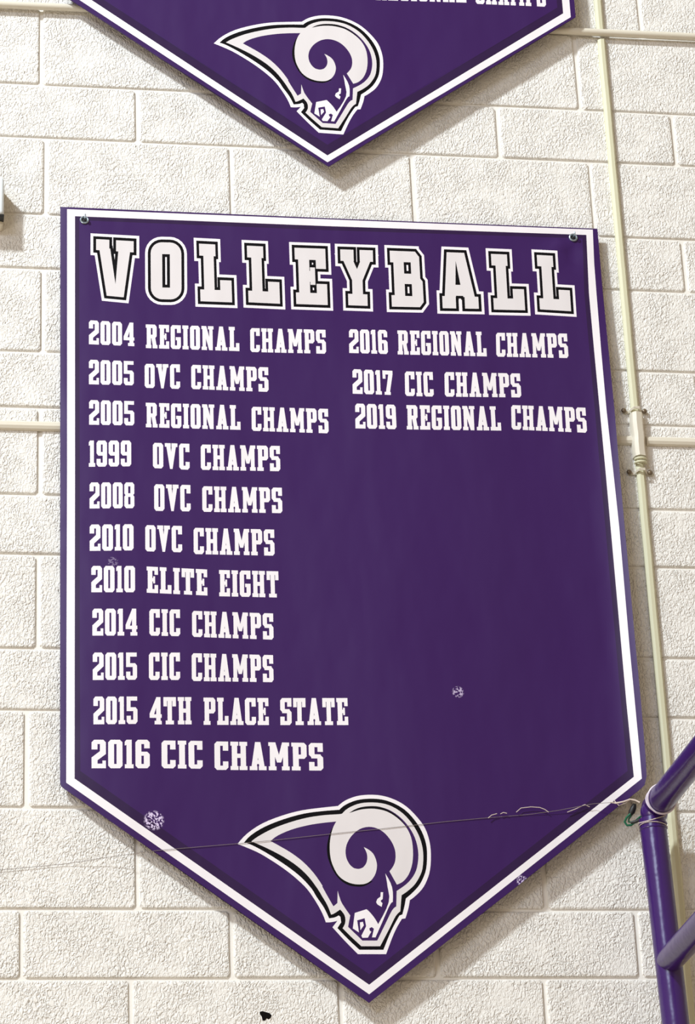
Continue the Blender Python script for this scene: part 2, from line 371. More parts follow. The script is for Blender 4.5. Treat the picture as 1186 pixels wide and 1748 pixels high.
def smooth_poly(p, corner=32, sub=3):
    """Catmull-Rom through gently turning points, corners stay sharp"""
    p = dedup(p); n = len(p); isc = []
    for i in range(n):
        a, b, c = p[i - 1], p[i], p[(i + 1) % n]
        t = math.atan2(c[1] - b[1], c[0] - b[0]) - math.atan2(b[1] - a[1], b[0] - a[0])
        t = (t + math.pi) % (2 * math.pi) - math.pi; isc.append(abs(t) > R_(corner))
    out = []
    for i in range(n):
        a, b, c, d = p[i - 1], p[i], p[(i + 1) % n], p[(i + 2) % n]
        out.append(b)
        if isc[i] and isc[(i + 1) % n]: continue
        m1 = ((c[0] - a[0]) / 2, (c[1] - a[1]) / 2) if not isc[i] else (c[0] - b[0], c[1] - b[1])
        m2 = ((d[0] - b[0]) / 2, (d[1] - b[1]) / 2) if not isc[(i + 1) % n] else (c[0] - b[0], c[1] - b[1])
        if isc[i]: m1 = (1.5 * (c[0] - b[0]) - m2[0] / 2, 1.5 * (c[1] - b[1]) - m2[1] / 2)
        if isc[(i + 1) % n]: m2 = (1.5 * (c[0] - b[0]) - m1[0] / 2, 1.5 * (c[1] - b[1]) - m1[1] / 2)
        L0 = math.hypot(c[0] - b[0], c[1] - b[1])
        for m_ in range(1, sub):
            t = m_ / sub; h1 = 2 * t**3 - 3 * t**2 + 1; h2 = t**3 - 2 * t**2 + t; h3 = -2 * t**3 + 3 * t**2; h4 = t**3 - t**2
            out.append((h1 * b[0] + h2 * m1[0] + h3 * c[0] + h4 * m2[0], h1 * b[1] + h2 * m1[1] + h3 * c[1] + h4 * m2[1]))
    return out
def quad_map(q, u, v):
    """q = TL, TR, BL, BR; u 0..1 across, v 0..1 up"""
    x = (q[0][0] * (1 - u) + q[1][0] * u) * v + (q[2][0] * (1 - u) + q[3][0] * u) * (1 - v)
    y = (q[0][1] * (1 - u) + q[1][1] * u) * v + (q[2][1] * (1 - u) + q[3][1] * u) * (1 - v)
    return x, y

def word_polys(word, xl, tl, bl, xr, tr, br, skl=None):
    """strokes of a word between its left and right ends (survey pixels)"""
    gap = 6.5; tot = sum(G[c][0] for c in word) + gap * (len(word) - 1); x = 0; out = []
    sk = ((xl + xr) / 2 - 150) / 10500 * (bl - tl)      # verticals lean with the perspective
    q = ((xl, tl), (xr - sk * 0, tr), (xl + sk, bl), (xr, br))
    q = ((xl, tl), (xr - sk, tr), (xl + sk * .3, bl), (xr, br))
    for c in word:
        w, strokes = G[c]
        for s in strokes: out.append([quad_map(q, (x + a) / tot, b / 100) for a, b in s])
        x += w + gap
    return out

# --- ram emblem, traced in survey pixels from the lower banner
def off(o, s, pts): return [(o[0] + x / s, o[1] + y / s) for x, y in pts]
a5 = ((380, 1340), 5.93); a8 = ((540, 1340), 5.391); a1_ = ((540, 1480), 5.93)
EM = []
EM.append(('p_white', off(*a5, [(150, 597), (250, 490), (400, 390), (600, 310), (800, 257), (1000, 230), (1160, 213)]) +
  off(*a8, [(200, 190), (270, 140), (370, 103), (480, 90), (600, 98), (720, 135), (830, 200), (930, 300), (1000, 400), (1040, 520), (1053, 640), (1045, 780), (1015, 880), (970, 960), (900, 1030)]) +
  off(*a1_, [(945, 335), (930, 420), (900, 520), (865, 525), (790, 660), (705, 882), (420, 882), (290, 750), (162, 610), (212, 545), (150, 558), (95, 560), (60, 470), (0, 360)]) +
  off(*a5, [(860, 1060), (760, 960), (650, 870), (520, 780), (380, 695), (260, 640)])))
EM.append(('p_black', off(*a5, [(215, 585), (290, 505), (430, 420), (620, 345), (820, 290), (1000, 265), (1160, 252)]) +
  off(*a8, [(208, 230), (270, 180), (370, 140), (480, 126), (600, 133), (710, 168), (815, 230), (905, 325), (970, 430), (1008, 540), (1018, 640), (1010, 770), (980, 860), (940, 930), (880, 995)]) +
  off(*a1_, [(905, 318), (890, 400), (870, 480), (840, 492), (760, 640), (678, 838), (435, 838), (320, 730), (212, 618), (250, 560), (243, 505), (225, 490), (185, 510), (128, 520), (75, 410), (0, 300)]) +
  off(*a5, [(900, 1050), (800, 940), (690, 850), (560, 760), (430, 680), (320, 620), (250, 590)])))
EM.append(('p_white', off(*a5, [(290, 572), (360, 520), (500, 445), (680, 378), (860, 330), (1030, 305), (1160, 297)]) +
  off(*a8, [(235, 265), (290, 215), (380, 175), (480, 161), (600, 168), (700, 200), (795, 262), (875, 350), (935, 450), (970, 550), (983, 650), (975, 770), (945, 850), (900, 920), (840, 975)]) +
  off(*a1_, [(862, 285), (848, 450), (800, 500), (740, 620), (645, 802), (455, 802), (350, 705), (265, 620), (292, 560), (285, 490), (240, 430), (180, 470), (148, 482), (110, 385), (60, 300)]) +
  off(*a5, [(960, 1050), (870, 930), (760, 825), (620, 730), (480, 655), (360, 600)])))
EM.append(('p_purple', off(*a5, [(485, 568), (560, 510), (700, 450), (860, 408), (1000, 385), (1145, 370)]) + off(*a8, [(260, 330), (295, 262), (380, 213), (480, 195), (590, 203), (690, 240), (790, 315), (870, 415), (918, 520), (938, 640), (925, 760), (890, 840), (830, 910), (738, 975)]) +
  off(*a1_, [(808, 400), (765, 440), (700, 570), (615, 745), (465, 745), (320, 605), (342, 490), (260, 370), (232, 300), (215, 240), (212, 365), (172, 398), (115, 300), (60, 200)]) +
  off(*a5, [(1010, 1020), (920, 890), (810, 775), (690, 685), (580, 620)])))
EM.append(('p_black', off(*a8, [(300, 258), (380, 213), (480, 195), (580, 200), (670, 235), (760, 300), (830, 390), (872, 490), (888, 590), (780, 480), (700, 360), (600, 290), (480, 270), (380, 270)])))
EM.append(('p_black', off(*a8, [(185, 350), (150, 390), (125, 440), (100, 540), (98, 620), (115, 700), (160, 800), (220, 875), (290, 920), (370, 935), (440, 930), (520, 885), (400, 880), (300, 840), (230, 770), (190, 680), (180, 570), (195, 450), (210, 370)])))
EM.append(('p_white', off(*a8, [(180, 340), (150, 400), (130, 480), (122, 570), (130, 670), (155, 750), (200, 830), (260, 880), (330, 908), (400, 915), (460, 905), (510, 870), (545, 810), (557, 740), (545, 680), (520, 630), (480, 595), (435, 572),
  (460, 620), (468, 670), (458, 720), (430, 758), (390, 772), (345, 765), (305, 730), (275, 670), (268, 600), (285, 530), (330, 460), (400, 405), (480, 385), (560, 400), (630, 445), (690, 520), (723, 600), (727, 680), (710, 740), (672, 795),
  (740, 917), (800, 885), (850, 820), (882, 720), (888, 600), (870, 480), (820, 380), (740, 300), (650, 245), (560, 222), (480, 218), (390, 230), (300, 258), (235, 262)])))
EM.append(('p_white', off(*a1_, [(697, 65), (765, 205), (772, 355), (740, 390), (665, 560), (598, 712), (562, 712), (582, 625), (560, 608), (535, 620), (540, 645), (555, 655), (520, 715), (465, 717), (455, 695), (503, 600), (488, 518), (412, 540), (430, 662), (368, 622), (388, 465), (498, 430), (520, 437), (580, 505), (625, 578), (732, 355), (720, 200)])))
EM.append(('p_white', off(*a1_, [(440, 560), (470, 555), (480, 590), (445, 640)])))
EM.append(('p_white', off(*a1_, [(650, 255), (675, 255), (670, 325), (650, 340), (655, 355), (668, 365), (660, 403), (620, 380), (605, 355), (615, 325), (648, 300)])))
EM[2] = ('p_grey', EM[2][1]); EM[6] = ('p_grey', EM[6][1])
EM = [(k, smooth_poly(p)) for k, p in EM]

def part_empty(name, parent, label=None):
    o = bpy.data.objects.new(name, None); COL.objects.link(o); o.parent = parent; o.empty_display_size = .03
    if label: o['label'] = label
    return o

def build_banner(root, outline, layers, dep, grid=.022, owners={}):
    """one vinyl sheet cut into print areas: layers = (part key, material, polygon in wall x,z), later ones on top"""
    verts = []; edges = []; faces = []; info = []
    def addpoly(p, key, m):
        p = ccw(dedup(p, 2e-5)); i0 = len(verts); verts.extend(Vector(q) for q in p); faces.append(list(range(i0, i0 + len(p)))); info.append((key, m))
    addpoly(outline, 'cloth', 'p_purple')
    for key, m, p in layers: addpoly(p, key, m)
    xs = [p[0] for p in outline]; zs = [p[1] for p in outline]
    def inside(x, z):
        c = False
        for i in range(len(outline)):
            (x1, z1), (x2, z2) = outline[i - 1], outline[i]
            if (z1 > z) != (z2 > z) and x < (x2 - x1) * (z - z1) / (z2 - z1) + x1: c = not c
        return c
    x = min(xs) + grid / 2
    while x < max(xs):
        z = min(zs) + grid / 2
        while z < max(zs):
            if inside(x, z): verts.append(Vector((x + .0007 * math.sin(z * 90), z)))
            z += grid
        x += grid
    ov, oe, of, _, _, orig = delaunay_2d_cdt(verts, edges, faces, 1, 2e-6, True)
    e = .002
    def nrm(x, z):
        gx = (dep(x + e, z) - dep(x - e, z)) / (2 * e); gz = (dep(x, z + e) - dep(x, z - e)) / (2 * e)
        return Vector((-gx, -1, -gz)).normalized()
    # surface is y = -dep, outward normal (-dD/dx ... ) toward the room
    def nrm2(x, z):
        gx = (dep(x + e, z) - dep(x - e, z)) / (2 * e); gz = (dep(x, z + e) - dep(x, z - e)) / (2 * e)
        return Vector((-gx, -1.0, -gz)).normalized()
    P = [Vector((v.x, -dep(v.x, v.y), v.y)) for v in ov]; NN = [nrm2(v.x, v.y) for v in ov]
    groups = {}
    for f, o in zip(of, orig):
        if not o: continue
        k = max(o); key, m = info[k]; groups.setdefault(key, []).append((f, m))
    parts = {}
    for key, fl in groups.items():
        used = {}; vv = []; ff = []; mm = []
        for f, m in fl:
            a, b, c = (ov[i] for i in f[:3])
            if abs((b.x - a.x) * (c.y - a.y) - (b.y - a.y) * (c.x - a.x)) < 1e-12 and len(f) == 3: continue
            idx = []
            for i in f:
                if i not in used: used[i] = len(vv); vv.append(i)
                idx.append(used[i])
            ff.append(idx); mm.append(m)
        ms = sorted(set(mm)); name = key.split(':')[0]
        pts = [P[i] for i in vv]; nr = [NN[i] for i in vv]
        if key == 'cloth':       # back of the sheet and its hemmed rim
            b0 = len(pts)
            ol = [q for q in outline]; dens = []
            for i in range(len(ol)):
                a, b = ol[i - 1], ol[i]; n = max(1, int(math.hypot(a[0] - b[0], a[1] - b[1]) / .03))
                for k in range(n): dens.append((a[0] + (b[0] - a[0]) * k / n, a[1] + (b[1] - a[1]) * k / n))
            gp = [Vector(q) for q in dens]
            x = min(xs) + .012
            while x < max(xs):
                z = min(zs) + .012
                while z < max(zs):
                    if inside(x, z) : gp.append(Vector((x, z)))
                    z += .024
                x += .024
            bv, _, bf, _, _, _ = delaunay_2d_cdt(gp, [], [list(range(len(dens)))], 1, 1e-5, False)
            for v in bv: pts.append(Vector((v.x, -dep(v.x, v.y) + .0030, v.y))); nr.append(-nrm2(v.x, v.y))
            for f in bf: ff.append([b0 + i for i in f][::-1]); mm.append('p_purple')
            n = len(dens)
            for i in range(n):
                a, b = dens[i], dens[(i + 1) % n]; o_ = len(pts)
                dx, dz = b[0] - a[0], b[1] - a[1]; l = math.hypot(dx, dz); s_ = 1 if area2(dens) > 0 else -1
                nn = Vector((dz / l * s_, 0, -dx / l * s_))
                for q, dd in ((a, 0), (b, 0), (b, .0030), (a, .0030)): pts.append(Vector((q[0], -dep(*q) + dd, q[1]))); nr.append(nn)
                ff.append([o_, o_ + 1, o_ + 2, o_ + 3]); mm.append('p_purple')
        me = bpy.data.meshes.new(name); me.from_pydata(pts, [], ff)
        own = owners.get(key)
        o = link(name, me, [M[q] for q in ms], root)
        if own: o.parent = own; o.matrix_parent_inverse = Matrix.Translation(-root.location)
        for pl, q in zip(me.polygons, mm): pl.material_index = ms.index(q); pl.use_smooth = True
        # face the room
        me.update()
        if key != 'cloth':
            bm = bmesh.new(); bm.from_mesh(me)
            for f in bm.faces:
                if f.normal.y > 0: f.normal_flip()
            bm.to_mesh(me); bm.free()
        else:
            bm = bmesh.new(); bm.from_mesh(me); bm.verts.ensure_lookup_table()
            for f in bm.faces:
                s = sum((nr[v.index] for v in f.verts), Vector())
                if f.normal.dot(s) < 0: f.normal_flip()
            bm.to_mesh(me); bm.free()
        me.normals_split_custom_set_from_vertices([tuple(q) for q in nr])
        parts[key] = o
    return parts

# --- volleyball banner
def edge_pts(pts, n=6): return pts
OUT = [(103, 353), (560, 372.5), (1019.5, 390.4), (1028.7, 500), (1038.7, 600), (1048.7, 700), (1057, 800), (1066, 900), (1075.2, 1000), (1084.4, 1100), (1094, 1200), (1101.5, 1290), (1103.5, 1325), (1100, 1340), (1094, 1346),
       (630, 1711.5), (109, 1345.5), (104, 1341), (102.5, 1334), (103, 1100), (103.5, 800), (103.5, 600)]
WO = [(114.5, 357), (560, 374.5), (1011.5, 392), (1014, 450), (1017.8, 500), (1026, 600), (1035, 700), (1046, 800), (1056.7, 900), (1065.3, 1000), (1073.9, 1100), (1083.5, 1200), (1092, 1290), (1095.3, 1329), (630, 1697.3), (113, 1336), (113.5, 1100), (114.5, 800)]
WI = [(127.9, 369), (560, 386), (1000.6, 401), (1005, 500), (1014, 600), (1023.5, 700), (1033, 800), (1042, 900), (1051, 1000), (1060, 1100), (1069, 1200), (1078, 1290), (1081.6, 1326), (630, 1681), (127.3, 1329), (127.5, 1100), (128, 800)]
DI = [(135, 376), (560, 393), (994, 407), (997, 500), (1006, 600), (1015, 700), (1024, 800), (1033, 900), (1042, 1000), (1051, 1100), (1060, 1200), (1068, 1290), (1071, 1316), (630, 1663), (137, 1316), (136, 1100), (136, 800)]
lay = []
pj = lambda p, dep: [project(x, y, dep) for x, y in p]
def dense(p, n_=22):
    out = []
    for i in range(len(p)):
        a, b = p[i], p[(i + 1) % len(p)]; n = max(1, int(math.hypot(a[0] - b[0], a[1] - b[1]) / n_))
        out += [(a[0] + (b[0] - a[0]) * k / n, a[1] + (b[1] - a[1]) * k / n) for k in range(n)]
    return out
OUT, WO, WI, DI = dense(OUT), dense(WO), dense(WI), dense(DI)
lay.append(('border_stripe', 'p_white', pj(WO, depth_low)))
lay.append(('cloth', 'p_dark', pj(WI, depth_low)))
lay.append(('cloth', 'p_purple', pj(DI, depth_low)))
oRING = [(cx + 19 * math.cos(R_(a0 + 15 * k)), cy + 19 * math.sin(R_(a0 + 15 * k))) for cx, cy, a0 in ((33, 78, 0), (19, 78, 90), (19, 19, 180), (33, 19, 270)) for k in range(7)]
title = [('V', (154.5, 398.3), (237.6, 402.8), (154.5, 511.5), (237.6, 519.5)),
         ('O', (247.4, 403.5), (318.8, 405), (248, 520), (319.6, 521)),
         ('L', (330.5, 405.8), (401.5, 409.5), (333.6, 523.5), (405.3, 526)),
         ('L', (412.2, 409.5), (483, 412.8), (415.6, 525), (487, 528.4)),
         ('E', (493.2, 413.1), (564.5, 415.6), (497, 528), (568.6, 530.5)),
         ('Y', (571.2, 416), (644.8, 418.4), (574.5, 529.6), (648, 532.2)),
         ('B', (655.8, 418.2), (726.5, 421.1), (660.2, 532.6), (733, 533.9)),
         ('A', (742, 420.3), (821, 423.6), (746.5, 535.3), (827, 536.6)),
         ('L', (828.6, 423.7), (898.5, 426.6), (834.6, 537.6), (905.5, 539)),
         ('L', (906.8, 425.6), (976.5, 429.3), (913.2, 536.6), (984, 541))]
for i, (c, *q) in enumerate(title):
    w, strokes = T[c]; W2, H2 = w + 19.0, 97 + 19.0
    for d_, m in ((9.5, 'p_white'), (4.9, 'p_black'), (0, 'p_grey')):
        for s in (strokes if c != 'O' else [oRING]):
            pg = inset(s, d_) if d_ else s
            lay.append(('letter:%d' % i, m, pj([quad_map(q, (x + 9.5) / W2, (y + 9.5) / H2) for x, y in pg], depth_low)))
q = title[1][1:]
for m, pg in (('p_black', rc(19.5, 20, 32.5, 77)), ('p_white', rc(24.6, 25, 27.4, 72))):
    lay.append(('letter:1', m, pj([quad_map(q, (x + 9.5) / 71.0, (y + 9.5) / 116.0) for x, y in pg], depth_low)))
text = {
 'white line of print reading 2004 regional champs': [('2004', 151.7, 546.6, 587.5, 229.3, 551, 591), ('REGIONAL', 248.7, 553.7, 594.1, 408.6, 558.3, 599.4), ('CHAMPS', 426.8, 560, 600.8, 556.7, 563, 603.9)],
 'white line of print reading 2005 ovc champs': [('2005', 151.7, 614, 655.9, 228.4, 616.6, 657.9), ('OVC', 246.8, 621, 662, 307.5, 622, 664), ('CHAMPS', 326.2, 622.7, 664, 458.5, 627.1, 669)],
 'white line of print reading 2005 regional champs': [('2005', 152, 682.8, 724.9, 229.2, 684.8, 726.3), ('REGIONAL', 248.7, 687.4, 729.3, 410.6, 691.9, 733.8), ('CHAMPS', 429.2, 694.3, 735.4, 561, 698, 739.8)],
 'white line of print reading 1999 ovc champs': [('1999', 151.5, 752, 796.8, 224, 752, 796), ('OVC', 260.8, 755.8, 799, 323.7, 757.6, 802), ('CHAMPS', 342.5, 758.8, 802, 478.5, 761.3, 804.4)],
 'white line of print reading 2008 ovc champs': [('2008', 152.8, 823.5, 868, 229.3, 823.5, 867.5), ('OVC', 263, 826.5, 872, 325.5, 828, 873), ('CHAMPS', 345, 830, 873.6, 482, 832.6, 876)],
 'white line of print reading 2010 ovc champs': [('2010', 153, 895.4, 940.4, 228, 894.8, 939.5), ('OVC', 247.8, 896.3, 941, 311, 897.9, 942.8), ('CHAMPS', 330.3, 900.9, 945.8, 468.8, 904, 948.6)],
 'white line of print reading 2010 elite eight': [('2010', 155.8, 966, 1011, 230.5, 966, 1011), ('ELITE', 250.2, 967, 1011.7, 354, 972.2, 1016.6), ('EIGHT', 373.8, 973, 1017.8, 476, 975.3, 1020)],
 'white line of print reading 2014 cic champs': [('2014', 157.6, 1039, 1085, 234.4, 1039, 1085), ('CIC', 254.8, 1039.6, 1085, 307.6, 1040.5, 1086), ('CHAMPS', 327.6, 1042.7, 1087, 467, 1047.2, 1092)],
 'white line of print reading 2015 cic champs': [('2015', 158.2, 1113.9, 1160.8, 233.9, 1113.9, 1160.4), ('CIC', 254, 1114, 1160.8, 307.5, 1114, 1160.8), ('CHAMPS', 327, 1115, 1162.4, 467, 1118.3, 1164.5)],
 'white line of print reading 2015 4th place state': [('2015', 159.4, 1189, 1236.5, 234.7, 1189, 1235.7), ('4TH', 255.3, 1190, 1236.5, 327, 1190, 1236.5), ('PLACE', 347.2, 1190.8, 1237.3, 458.9, 1191.6, 1237.7), ('STATE', 478, 1191.6, 1237.7, 594.5, 1191.6, 1237.7)],
 'larger white line of print reading 2016 cic champs': [('2016', 156.2, 1262.8, 1311.4, 255.7, 1262.8, 1311.4), ('CIC', 275.6, 1264, 1311.4, 346, 1264.8, 1312.2), ('CHAMPS', 365.8, 1265.6, 1314.2, 552, 1268.5, 1315.4)],
 'white line of print reading 2016 regional champs': [('2016', 595.4, 562, 602.5, 662.2, 563.4, 604.4), ('REGIONAL', 678, 564, 605, 830.8, 566.3, 608.4), ('CHAMPS', 846.2, 568, 608.8, 970.3, 569.5, 611.2)],
 'white line of print reading 2017 cic champs': [('2017', 601.3, 630, 672, 671.5, 633, 674.3), ('CIC', 690.7, 634, 675.8, 740.5, 635, 677), ('CHAMPS', 758.4, 635, 677, 889.8, 637.6, 678.4)],
 'white line of print reading 2019 regional champs': [('2019', 606, 688.8, 731.2, 676.8, 691, 732.7), ('REGIONAL', 693.5, 691.5, 733, 855.5, 693.8, 735), ('CHAMPS', 872.2, 691.5, 733, 1002, 696, 738.8)],
}
for i, (lab, words) in enumerate(text.items()):
    for j, w in enumerate(words):
        for s in word_polys(*w): lay.append(('word:%d:%d' % (i, j), 'p_white', pj(s, depth_low)))
em_low = [(m, pj(p, depth_low)) for m, p in EM]
for m, p in em_low: lay.append(('emblem', m, p))
out_low = pj(OUT, depth_low)
root = thing('banner', 'large purple pennant banner headed volleyball listing championships in white, hung by two grommets', 'banner', (0.885, -.02, EYE + 2.2))
own = {}
hd = part_empty('heading', root, 'large white outlined block letters spelling volleyball')
for i in range(10): own['letter:%d' % i] = hd
for i, (lab, words) in enumerate(text.items()):
    e_ = part_empty('text_line', root, lab)
    for j in range(len(words)): own['word:%d:%d' % (i, j)] = e_
P1 = build_banner(root, out_low, lay, depth_low, .022, own)
for i, (c, *q) in enumerate(title): P1['letter:%d' % i]['label'] = 'white heading letter %s with black inline' % c
P1['border_stripe']['label'] = 'white border stripe'
P1['emblem']['label'] = 'white and black ram head emblem'

# --- the banner above, cut off by the top of the photo
UO = [(981.6, 0), (982.3, 26), (979, 31), (561, 284), (340, 137.8), (121, 0)]
pairs = [((405.3, 1440.7), (365.3, 74.8)), ((577.1, 1375.2), (516.2, 36.4)), ((629, 1356.7), (559.3, 24.7)), ((735.3, 1458.7), (654.9, 111.2)),
         ((658.9, 1628.7), (585.5, 228.5)), ((610.8, 1628.7), (543.4, 226.5)), ((556, 1574.4), (496.1, 183.5)), ((699.4, 1536.5), (622.6, 163.2))]
A_ = []; B_ = []
for l, u in pairs:
    x, z = project(*l, depth_low); A_.append([x, z, 1]); B_.append(project(*u, depth_up))
AF = np.linalg.lstsq(np.array(A_), np.array(B_), rcond=None)[0]
em_up = [(m, [tuple(np.array([x, z, 1]) @ AF) for x, z in p]) for m, p in em_low]
pu = lambda p: pj(p, depth_up)
def line_at(p, q, z): t = (z - p[1]) / (q[1] - p[1]); return (p[0] + t * (q[0] - p[0]), z)
ztop = 4.93 + EYE
def up_outline(rc_, tip, diag, right_top):
    """right corner, tip, second point of the left diagonal -> closed outline up to the hanging edge"""
    r, t, d, rt = pu([rc_, tip, diag, right_top])
    dx = t[0] - r[0]
    left_x = t[0] + dx * 1.0
    k = (left_x - t[0]) / (d[0] - t[0]); lc = (left_x, t[1] + (d[1] - t[1]) * k)
    return lc, r, t, rt
def up_shape(rc_, tip, diag, right_top, top):
    lc, r, t, rt = up_outline(rc_, tip, diag, right_top)
    return [(lc[0], top), lc, t, r, (r[0] + (rt[0] - r[0]) * 0, top)]
o_up = up_shape((982.3, 29), (561, 284), (121, 0), (981.6, 0), ztop)
w_o = up_shape((974, 29.3), (558.9, 277), (136.6, 0), (971.5, 0), ztop - .008)
w_i = up_shape((961, 22.8), (558.8, 265.3), (156.8, 0), (960.4, 0), ztop - .026)
d_i = up_shape((951, 13), (558.8, 247), (178, 0), (950, 0), ztop - .036)
lay2 = [('border_stripe', 'p_white', w_o), ('cloth', 'p_dark', w_i), ('cloth', 'p_purple', d_i)]
for j, w in enumerate((('REGIONAL', 640, -38, 0, 796, -35, 4.5), ('CHAMPS', 811, -33, 6.5, 932, -29, 11.5))):
    for s in word_polys(*w): lay2.append(('word:%d' % j, 'p_white', pu(s)))
for m, p in em_up: lay2.append(('emblem', m, p))
root2 = thing('banner', 'purple pennant banner cut off by the top edge, showing its ram emblem and point', 'banner', (0.88, -.03, EYE + 3.9))
e_ = part_empty('text_line', root2, 'white line of print ending in regional champs')
P2 = build_banner(root2, o_up, lay2, depth_up, .03, {'word:0': e_, 'word:1': e_})
P2['border_stripe']['label'] = 'white border stripe'; P2['emblem']['label'] = 'white and black ram head emblem'

# grommets in the banner, hooks in the wall
for (gx, gy), wh in (((144, 376), 'upper left'), ((978, 406), 'upper right')):
    x, z = project(gx, gy, depth_low); d = depth_low(x, z)
    pts = [(x + .0078 * math.cos(a), -d - .0012, z + .0078 * math.sin(a)) for a in np.linspace(0, 2 * math.pi, 21)[:-1]]
    g = tube('grommet', pts, .0022, M['steel'], root, 8, closed=True); g['label'] = 'steel ring grommet'
    bm = bmesh.new()
    cs = [bm.verts.new((x + .0062 * math.cos(a), -d - .0006, z + .0062 * math.sin(a))) for a in np.linspace(0, 2 * math.pi, 17)[:-1]]
    bm.faces.new(cs); link('grommet_eye', mesh_of(bm, 'grommet_eye', False), M['black'], root)
    hk = [(x, 0.004, z + .001), (x, -d - .006, z + .001), (x + .001, -d - .011, z + .0005), (x + .001, -d - .0135, z + .004), (x + .001, -d - .0125, z + .008)]
    tag(tube('hook', hk, .0015, M['steel'], None, 8), 'small metal hook through the %s grommet of the volleyball banner' % wh, 'hook')

# ------------------------------------------------------------------ raceways and pipes on the wall
def prof(w, h, f=.28):
    return [(-w / 2, 0), (-w / 2, h * .45), (-w * f, h), (w * f * .9, h), (w / 2, h * .55), (w / 2, 0)]
def ext(a, b, ta, tb):
    a = Vector(a); b = Vector(b); return a + (b - a) * ta, a + (b - a) * tb
va, vb = at(1021, 0, .009), at(1101, 900, .009); va.y = vb.y = 0
c3 = at(1180, 1748, .009); c3.y = 0
rw = thing('electrical_conduit', 'thin cream painted conduit running up the wall right of the volleyball banner', 'conduit', (va.x, 0, EYE + 2.2))
top = va + (va - vb).normalized() * .55; bot = c3 + (c3 - va).normalized() * .5
W_, H_ = .0185, .0118
def tpx(py):
    return (va.z - at(1021 + .0905 * py, py, .012).z) / (va.z - c3.z)
jt = va.lerp(c3, tpx(712))
sweep('conduit_tube', top, va.lerp(c3, tpx(51)), prof(W_, H_, .22), M['cream'], rw, 8, .0003)
sweep('conduit_tube', va.lerp(c3, tpx(66)), jt, prof(W_, H_, .22), M['cream'], rw, 20, .0003)
jb = va.lerp(c3, tpx(783))
sweep('conduit_tube', jb, bot, prof(W_, H_, .22), M['cream'], rw, 24, .0003)
# junction body with coupling
sweep('conduit_body', va.lerp(c3, tpx(706)), va.lerp(c3, tpx(780)), [(-.014, 0), (-.014, .012), (-.009, .021), (.004, .025), (.011, .019), (.014, .010), (.014, 0)], M['pipe_paint'], rw, 10, .0006)
for t_ in (tpx(784), tpx(790)):
    c = va.lerp(c3, t_); bm = bmesh.new()
    pts = [c + Vector((.0115 * math.cos(a), -.0105 - .0105 * math.sin(a), 0)) for a in np.linspace(-.2, math.pi + .2, 14)]
    tube_bm(bm, pts, .0028, 8); link('coupling', mesh_of(bm, 'coupling'), M['cream'], rw)
for t_ in (tpx(700), tpx(805)):
    c = va.lerp(c3, t_)
    bm = bmesh.new()
    pts = [c + Vector(q) for q in ((-.026, -.003, .000), (-.0145, -.003, -.002), (-.0105, -.010, .001), (-.006, -.0185, .003), (.006, -.0185, .003), (.0105, -.010, .001), (.0145, -.003, 0), (.0215, -.003, 0))]
    for i in range(2): tube_bm(bm, [p + Vector((0, 0, -.0015 + .003 * i)) for p in pts], .0015, 8)
    s_ = link('strap', mesh_of(bm, 'strap'), M['pipe_paint'], rw); s_['label'] = 'two-screw mounting strap'
    for dx in (-.0255, .0205):
        bm = bmesh.new(); bmesh.ops.create_uvsphere(bm, u_segments=12, v_segments=8, radius=.0058)
        bmesh.ops.scale(bm, vec=(1, .7, 1), verts=bm.verts); bmesh.ops.translate(bm, vec=c + Vector((dx, -.006, .001)), verts=bm.verts)
        link('screw', mesh_of(bm, 'screw'), M['screw'], s_)

# round pipe across the top, passing over the conduit
pa, pb = at(0, 7.5, .0115), at(1186, 63, .0115); pa.y = pb.y = -.0115
a_, b_ = ext(pa, pb, -.45, 1.6)
hp_ = thing('pipe', 'round cream pipe running level across the wall behind the upper banner', 'pipe', (pa.x, -.0115, pa.z))
tube('pipe_run', [a_.lerp(b_, i / 30) + Vector((0, 0, random.uniform(-.0006, .0006))) for i in range(31)], .0085, M['pipe_paint'], hp_, 20)
for px in (-140, 1430, 300):
    c = pa.lerp(pb, px / 1186); bm = bmesh.new()
    tube_bm(bm, [c + Vector((0, -.0 + .0095 * math.sin(a) * -1, .0105 * math.cos(a))) for a in np.linspace(-.1, math.pi + .1, 12)], .0016, 8)
    for s in (-1, 1): tube_bm(bm, [c + Vector((0, 0, .0105 * s)), c + Vector((0, .011, .0125 * s))], .0022, 8)
    link('pipe_clip', mesh_of(bm, 'pipe_clip'), M['pipe_paint'], hp_)
# low raceway behind the banner
la, lb = at(0, 724.5, .006), at(1186, 754, .006); la.y = lb.y = 0
a_, b_ = ext(la, lb, -.45, 1.6)
lr = thing('raceway', 'half-round off-white raceway running level behind the volleyball banner', 'conduit', (la.x, 0, la.z))
xm = at(1090, 752).x; t_ = (xm - la.x) / (lb.x - la.x)
# cut around the vertical conduit's body
cut = .0155
xa = la.lerp(lb, t_) - Vector((cut, 0, 0)); xb = la.lerp(lb, t_) + Vector((cut, 0, 0))
pr = [(-.0105, 0), (-.0105, .004), (-.006, .009), (.002, .0102), (.008, .0075), (.0105, .003), (.0105, 0)]
sweep('raceway_run', a_, xa, pr, M['pipe_paint'], lr, 30, .0003)
sweep('raceway_run', xb, b_, pr, M['pipe_paint'], lr, 16, .0003)

